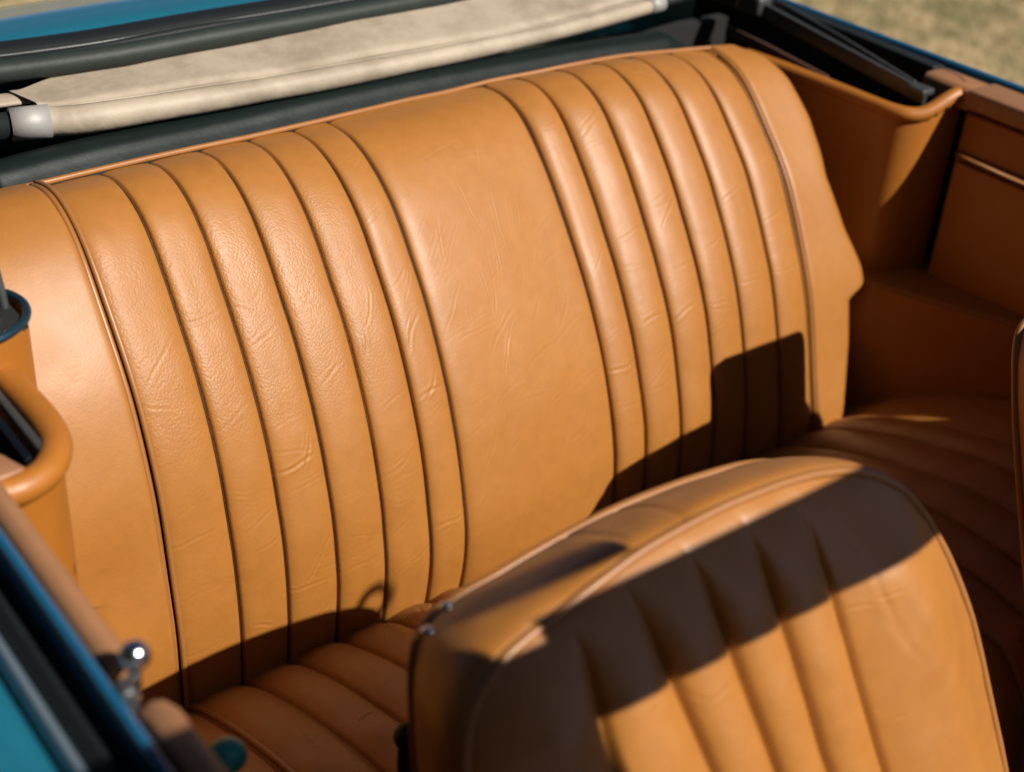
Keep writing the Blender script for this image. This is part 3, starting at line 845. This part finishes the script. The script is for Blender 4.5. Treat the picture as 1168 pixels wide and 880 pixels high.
# -- left window pocket (near) and hinge tower (behind it)
left_path = [(-.112, .14), (-.110, .05), (-.106, -.03), (-.106, -.075), (-.112, -.108), (-.130, -.135), (-.152, -.146), (-.172, -.146)]
G, P, zt = wall('z', left_path, .412, .05, M_trim)
pk_l = cb(grid_obj('window_pocket', G, M_trim, flip=False))
rim = np.stack([P[:, 0] - .003, P[:, 1] + .003, zt], 1)
V, F = tube_geo(rim, .0128, 18, (0, 0, 1)); o_ = mesh_obj('rolled_rim', V, F, M_trim); cb(o_); o_.parent = pk_l
fl_ = sweep('leather_flap', [(-.20, -.128, .418), (-.175, -.128, .424), (-.158, -.124, .422), (-.150, -.121, .412)], [(-.016, -.004), (.016, -.004), (.016, .004), (-.016, .004)], M_rail, smooth=True, bevel=.003); cb(fl_); fl_.parent = pk_l
gl = box('side_glass', (-.142, .03, .37), (.006, .30, .10), M_glass, bevel=.001); cb(gl); gl.parent = pk_l
ge = box('glass_channel', (-.128, .03, .415), (.007, .29, .010), M_frame, bevel=.002); cb(ge); ge.parent = pk_l
cb(box('pocket_lining', (-.145, .03, .30), (.055, .30, .01), M_black, bevel=0))
# tower
ang = np.linspace(-math.pi * .95, math.pi * .15, 60)
pth = np.stack([-.128 + .055 * np.cos(ang), .060 + .052 * np.sin(ang)], 1)
G = np.empty((30, 60, 3))
for k in range(30):
    G[k, :, :2] = pth; G[k, :, 2] = .05 + .40 * k / 29
tw = cb(grid_obj('hinge_tower', G, M_trim, flip=True))
rim = np.stack([pth[:, 0], pth[:, 1], np.full(60, .452)], 1)
V, F = tube_geo(rim, .0038, 12); o_ = mesh_obj('metal_collar', V, F, simple('blue_grey_metal', (.02, .06, .09), .35, .6)); cb(o_); o_.parent = tw
hp_ = tube('hinge_bow', [(-.088, .06, .44), (-.089, .075, .485), (-.094, .10, .515), (-.10, .13, .53), (-.11, .17, .53)], .0042, M_frame, n=10, res=40); cb(hp_); hp_.parent = tw
hp_ = tube('hinge_bow', [(-.102, .04, .44), (-.100, .06, .485), (-.104, .09, .518), (-.112, .13, .535)], .003, M_chrome, n=10, res=40); cb(hp_); hp_.parent = tw
cb(box('tower_lining', (-.128, .065, .449), (.09, .085, .003), M_black, bevel=0))

# -- boot lid and rear deck
nx_ = 90; xs = np.linspace(-.20, 1.234, nx_)
deck = catmull([(.575, .470), (.582, .492), (.600, .500), (.640, .501), (.70, .494), (.85, .455), (1.05, .34), (1.15, .15), (1.18, -.1), (1.17, -.2)], 70)
G = np.empty((70, nx_, 3))
for j, x in enumerate(xs):
    e = ((x - .517) / .717)
    G[:, j, 0] = .517 + .717 * e * (1 - .22 * smoothstep(.75, 1.2, deck[:, 0]))
    G[:, j, 1] = deck[:, 0] - .02 * e ** 2; G[:, j, 2] = deck[:, 1] - .02 * abs(e) ** 3
cb(grid_obj('boot_lid', G, M_paint, flip=False))
# tub floor / firewall so that the cabin is closed
cb(box('floor_pan', (.517, -.45, -.24), (1.44, 2.3, .02), M_black, bevel=0))
cb(box('rear_bulkhead', (.517, .50, .12), (1.42, .02, .56), M_black, bevel=0))
cb(box('hood_well', (.517, .44, .34), (1.38, .28, .01), M_black, bevel=0))
cb(box('dashboard', (.517, -1.36, .20), (1.38, .20, .30), M_rubber, bevel=.04))
cb(box('bonnet', (.517, -1.92, .14), (1.44, .9, .40), M_paint, bevel=.08))

# vinyl shelf between seat back and folded top
vp = [(.292, .395), (.300, .408), (.314, .413), (.328, .421), (.342, .435), (.353, .447), (.368, .4505), (.388, .444), (.42, .42), (.45, .37)]
pv = catmull(vp, 60); xs = np.linspace(-.010, 1.02, 260)
G = np.empty((60, 260, 3))
for j, x in enumerate(xs):
    e = smoothstep(.01, -.012, x) + smoothstep(.955, 1.02, x)
    G[:, j, 0] = x; G[:, j, 1] = pv[:, 0] + .014 * np.sin(np.pi * np.clip(x, 0, 1)) - .004
    w_ = .0022 * vnoise(np.full(60, x), pv[:, 0], 6, 61) + .0003 * vnoise(np.full(60, x), pv[:, 0], 40, 62)
    G[:, j, 2] = pv[:, 1] + w_ - .03 * e + .006 * np.sin(np.pi * np.clip(x, 0, 1))
cb(grid_obj('vinyl_shelf', G, M_vinyl, flip=False))

# windscreen frame ahead of the cabin (outside the picture, shades the front seat)
ws = box('windscreen_frame', (.665, -1.0, .864), (.86, .012, .105), M_rubber, bevel=.004); cb(ws)
o_ = box('pillar', (1.12, -1.06, .60), (.05, .06, .60), M_paint, bevel=.01); cb(o_); o_.parent = ws
o_ = box('shadow_panel', (.0, -1.0, .6825), (.40, .012, .545), M_rubber, bevel=.004); cb(o_); o_.parent = ws  # unseen panel added to keep the near seat's left part in shadow
o_ = box('shadow_panel', (.22, -1.0, .67), (.05, .012, .45), M_rubber, bevel=.003); cb(o_); o_.parent = ws  # narrower added panel, extends that shadow to the right
o_ = box('shadow_bar', (.267, -1.0, .950), (.135, .012, .011), M_rubber, bevel=.002); cb(o_); o_.parent = ws  # unseen bar added for the dark block on the near seat's top
a = np.linspace(0, 2 * np.pi, 40)
ring = np.stack([.604 + .020 * np.cos(a), np.full(40, -1.0), .958 + .020 * np.sin(a)], 1)
V, F = tube_geo(ring, .0052, 8, (0, 1, 0)); o_ = mesh_obj('shadow_ring', V, F, M_rubber); cb(o_); o_.parent = ws  # ring added out of view to cast the loop shadow on the backrest

# black seat lever between the bench and the near seat
lv = empty('seat_lever', (0.055, -.36, .12))
tag(lv, 'small black seat release lever beside the near front seat, over the bench cushion', 'lever')
o = tube('lever_arm', [(0, .0, -.10), (0, .0, 0), (.0, .004, .06), (.004, .008, .085)], .008, M_rubber, lv, n=12, res=30)
o = uvsphere('lever_grip', (.004, .008, .085), .0125, M_rubber, lv)
# belt buckle resting on the bench
bk = empty('belt_buckle', (.322, -.085, .038))
tag(bk, 'small chrome buckle lying on the bench in front of the plain middle panel', 'buckle')
box('buckle_body', (0, 0, .004), (.014, .010, .005), M_chrome, bk, bevel=.002)
box('webbing', (.02, -.03, -.002), (.018, .06, .003), M_rubber, bk, bevel=.001)

# ================================================================== FOLDED SOFT TOP
top = empty('folded_soft_top', (0.5, .45, .46))
tag(top, 'folded beige canvas roof lying behind the rear seat with dark rubber seals and arms', 'car roof')
TO = np.array((0.5, .45, .46))
def tb(o):
    o.parent = top; o.data.transform(Matrix.Translation(-Vector(TO))); return o
rp = catmull([(.088, .398, .470), (.127, .386, .470), (.227, .379, .470), (.36, .374, .470), (.50, .374, .470), (.65, .379, .470), (.80, .390, .470), (.985, .417, .470)], 160)
t = np.linspace(0, 1, 160)
rad = .0165 - .0068 * t + .0006 * vnoise(t, t * 0, 14, 71)
V, F = tube_geo(rp, rad, 28); tb(mesh_obj('canvas_roll', V, F, M_canvas))
# seam ridge on the roll
# canvas sheet behind
yo = np.linspace(0, 1, 50)
G = np.empty((50, 160, 3))
for j in range(160):
    x = rp[j, 0]; y0 = rp[j, 1] + rad[j] * .6; tt = j / 159
    wd = .050 + .045 * smoothstep(.0, .30, tt) 
    y1 = y0 + wd + .01
    G[:, j, 0] = x + .015 * yo * (tt - .5) * 2; G[:, j, 1] = y0 + (y1 - y0) * yo
    G[:, j, 2] = .470 + rad[j] * .78 + .020 * yo * smoothstep(0.02, .6, tt) + .0030 * vnoise(np.full(50, x), yo * .1, 7, 72) + .0006 * vnoise(np.full(50, x), yo * .1, 26, 73) \
        - .004 * np.exp(-((yo - .12) / .06) ** 2)
tb(grid_obj('canvas_sheet', G, M_canvas, flip=False))
fs_ = catmull([(-.06, .482, .470), (.02, .472, .474), (.10, .456, .476), (.22, .430, .472)], 60)
V, F = tube_geo(fs_, np.linspace(.020, .012, 60), 20, sq=.35); tb(mesh_obj('folded_canvas_edge', V, F, M_canvas))
# stitched welt line along roll
wl = rp.copy(); wl[:, 1] += rad * .70; wl[:, 2] += rad * .86
V, F = tube_geo(wl, .0011, 6); tb(mesh_obj('stitched_welt', V, F, M_canvas))
# ferrules and black rod ends
for p0, p1, r_ in (((.050, .4075, .470), (.090, .399, .470), .0180), ((.978, .4155, .471), (1.006, .4205, .471), .0122)):
    tb(tube('metal_ferrule', [p0, ((p0[0] + p1[0]) / 2, (p0[1] + p1[1]) / 2, p0[2]), p1], r_, M_steel, n=28))
tb(tube('rod', [(-.25, .45, .46), (-.05, .425, .466), (.055, .407, .470)], .0140, M_rubber, n=20))
tb(tube('rod', [(1.0, .420, .470), (1.10, .44, .47), (1.16, .46, .46)], .0085, M_rubber, n=16))
# rubber seal tube
sp = catmull([(-.06, .53, .490), (.02, .505, .497), (.08, .493, .497), (.20, .478, .500), (.34, .478, .503), (.50, .483, .503), (.70, .497, .503), (.95, .53, .50), (1.15, .56, .49)], 140)
V, F = tube_geo(sp, .0135, 20); tb(mesh_obj('rubber_seal', V, F, M_hood_rubber))
sp2 = sp + np.array([0, .026, .002]); sp2[:, 2] += .0015 * np.sin(np.linspace(0, 17, 140))
V, F = tube_geo(sp2, .0065, 12); tb(mesh_obj('seal_lip', V, F, M_rubber))
sp3 = sp + np.array([0, .040, .003])
V, F = tube_geo(sp3, .0048, 12); tb(mesh_obj('seal_lip', V, F, M_hood_rubber))
sp4 = sp + np.array([0, .066, .000])
V, F = tube_geo(sp4, .022, 16, sq=.45); tb(mesh_obj('seal_base', V, F, M_rubber))
sp5 = sp[20:95] + np.array([.0, .033, .0065])
V, F = tube_geo(sp5, .0022, 8); tb(mesh_obj('edge_wire', V, F, M_frame))
# frame arms at the right, over the compartment
tb(sweep('frame_arm', [(1.205, .445, .445), (1.203, .36, .437), (1.198, .20, .422), (1.190, .072, .412)], [(-.004, -.012), (.004, -.012), (.004, .010), (-.004, .010)], M_frame, bevel=.0015))
tb(sweep('frame_arm', [(1.258 - .03, .40, .448), (1.215, .25, .435), (1.196, .098, .420)], [(-.0022, -.006), (.0022, -.006), (.0022, .006), (-.0022, .006)], M_frame, bevel=.001))
tb(box('hinge_bracket', (1.193, .085, .418), (.026, .030, .010), M_frame, bevel=.003))
tb(box('hinge_bracket', (1.203, .42, .445), (.03, .05, .03), M_frame, bevel=.006))
tb(sweep('hood_lining_flap', [(1.185, .45, .405), (1.180, .36, .402), (1.172, .23, .395)], [(-.003, -.018), (.003, -.018), (.003, .0), (-.003, .0)], simple('dark_brown_lining', (0.09, 0.04, 0.022), 0.7), bevel=.001))
tb(tube('rolled_hood_end', [(1.10, .52, .485), (1.16, .49, .482), (1.21, .455, .478)], .026, M_hood_rubber, n=20, res=20))
tb(sweep('black_rail', [(1.268, .65, .424), (1.268, .42, .424), (1.268, .27, .424), (1.266, .112, .421)], [(-.014, -.02), (.014, -.02), (.014, .012), (-.012, .010)], M_rubber, bevel=.003))

# ================================================================== GROUND
G = np.empty((60, 60, 3))
gx = np.linspace(-60, 60, 60)
GX, GY = np.meshgrid(gx, gx); G[..., 0] = GX; G[..., 1] = GY; G[..., 2] = -.45
gr = grid_obj('ground', G, M_grass, flip=False); tag(gr, kind='structure')
# blades near the car where the photo sees them
nb = 60000
bx_ = rng.uniform(1.6, 7.5, nb); by_ = rng.uniform(-1.0, 7.5, nb)
h_ = rng.uniform(.015, .05, nb); an = rng.uniform(0, 6.28, nb); w_ = rng.uniform(.002, .004, nb)
lean_x = rng.normal(0, .02, nb); lean_y = rng.normal(0, .02, nb)
V = np.empty((nb, 3, 3))
V[:, 0] = np.stack([bx_ - w_ * np.cos(an), by_ - w_ * np.sin(an), np.full(nb, -.45)], 1)
V[:, 1] = np.stack([bx_ + w_ * np.cos(an), by_ + w_ * np.sin(an), np.full(nb, -.45)], 1)
V[:, 2] = np.stack([bx_ + lean_x, by_ + lean_y, -.45 + h_], 1)
me = bpy.data.meshes.new('grass')
me.vertices.add(nb * 3); me.vertices.foreach_set('co', V.astype(np.float32).ravel())
me.loops.add(nb * 3); me.loops.foreach_set('vertex_index', np.arange(nb * 3, dtype=np.int32))
me.polygons.add(nb); me.polygons.foreach_set('loop_start', np.arange(0, nb * 3, 3, dtype=np.int32)); me.polygons.foreach_set('loop_total', np.full(nb, 3, dtype=np.int32))
me.update(calc_edges=True); me.materials.append(M_blade)
go = bpy.data.objects.new('grass', me); C.objects.link(go)
tag(go, 'dry straw coloured grass with green patches on the ground beyond the car', 'grass', kind='stuff')

# ================================================================== ADDED SKY BLOCKER: unseen leafy wall left of the car, darkens the shade
def sky_blocker(loc, L_, Hh, W_, label):
    root = empty('sky_blocker', loc); tag(root, label, 'sky_blocker')
    n = 26000
    r = np.random.default_rng(3)
    x = r.uniform(-W_ / 2, W_ / 2, n); y = r.uniform(-L_ / 2, L_ / 2, n); z = r.uniform(0, 1, n) ** .9 * Hh
    bulge = .25 * vnoise(y, z, 1.1, 8) + .12 * vnoise(y, z, 3, 9)
    x = np.where(r.random(n) < .75, W_ / 2 * np.sign(x) + bulge - r.random(n) * .15, x); z = z + .2 * vnoise(y, x, 1.3, 10)
    c0 = np.stack([x, y, z], 1); a = r.normal(size=(n, 3)); a /= np.linalg.norm(a, axis=1)[:, None]
    b = np.cross(a, r.normal(size=(n, 3))); b /= np.linalg.norm(b, axis=1)[:, None]
    sz = r.uniform(.06, .13, n)[:, None]
    V = np.stack([c0 - a * sz, c0 + b * sz * .5, c0 + a * sz, c0 - b * sz * .5], 1).reshape(-1, 3)
    me = bpy.data.meshes.new('blocker_leaves')
    me.vertices.add(n * 4); me.vertices.foreach_set('co', V.astype(np.float32).ravel())
    me.loops.add(n * 4); me.loops.foreach_set('vertex_index', np.arange(n * 4, dtype=np.int32))
    me.polygons.add(n); me.polygons.foreach_set('loop_start', np.arange(0, n * 4, 4, dtype=np.int32)); me.polygons.foreach_set('loop_total', np.full(n, 4, dtype=np.int32))
    me.update(calc_edges=True); me.materials.append(simple('blocker_leaf', (.035, .06, .02), .6))
    o = bpy.data.objects.new('blocker_leaves', me); C.objects.link(o); o.parent = root
    core = box('blocker_core', (0, 0, Hh * .48), (W_ * .7, L_ * .98, Hh * .94), simple('blocker_wood', (.03, .028, .02), .9), root, bevel=.1)
sky_blocker((-3.4, .5, -.45), 13.0, 5.2, 1.2, 'unseen dark leafy wall added beside the car to block the low sky')
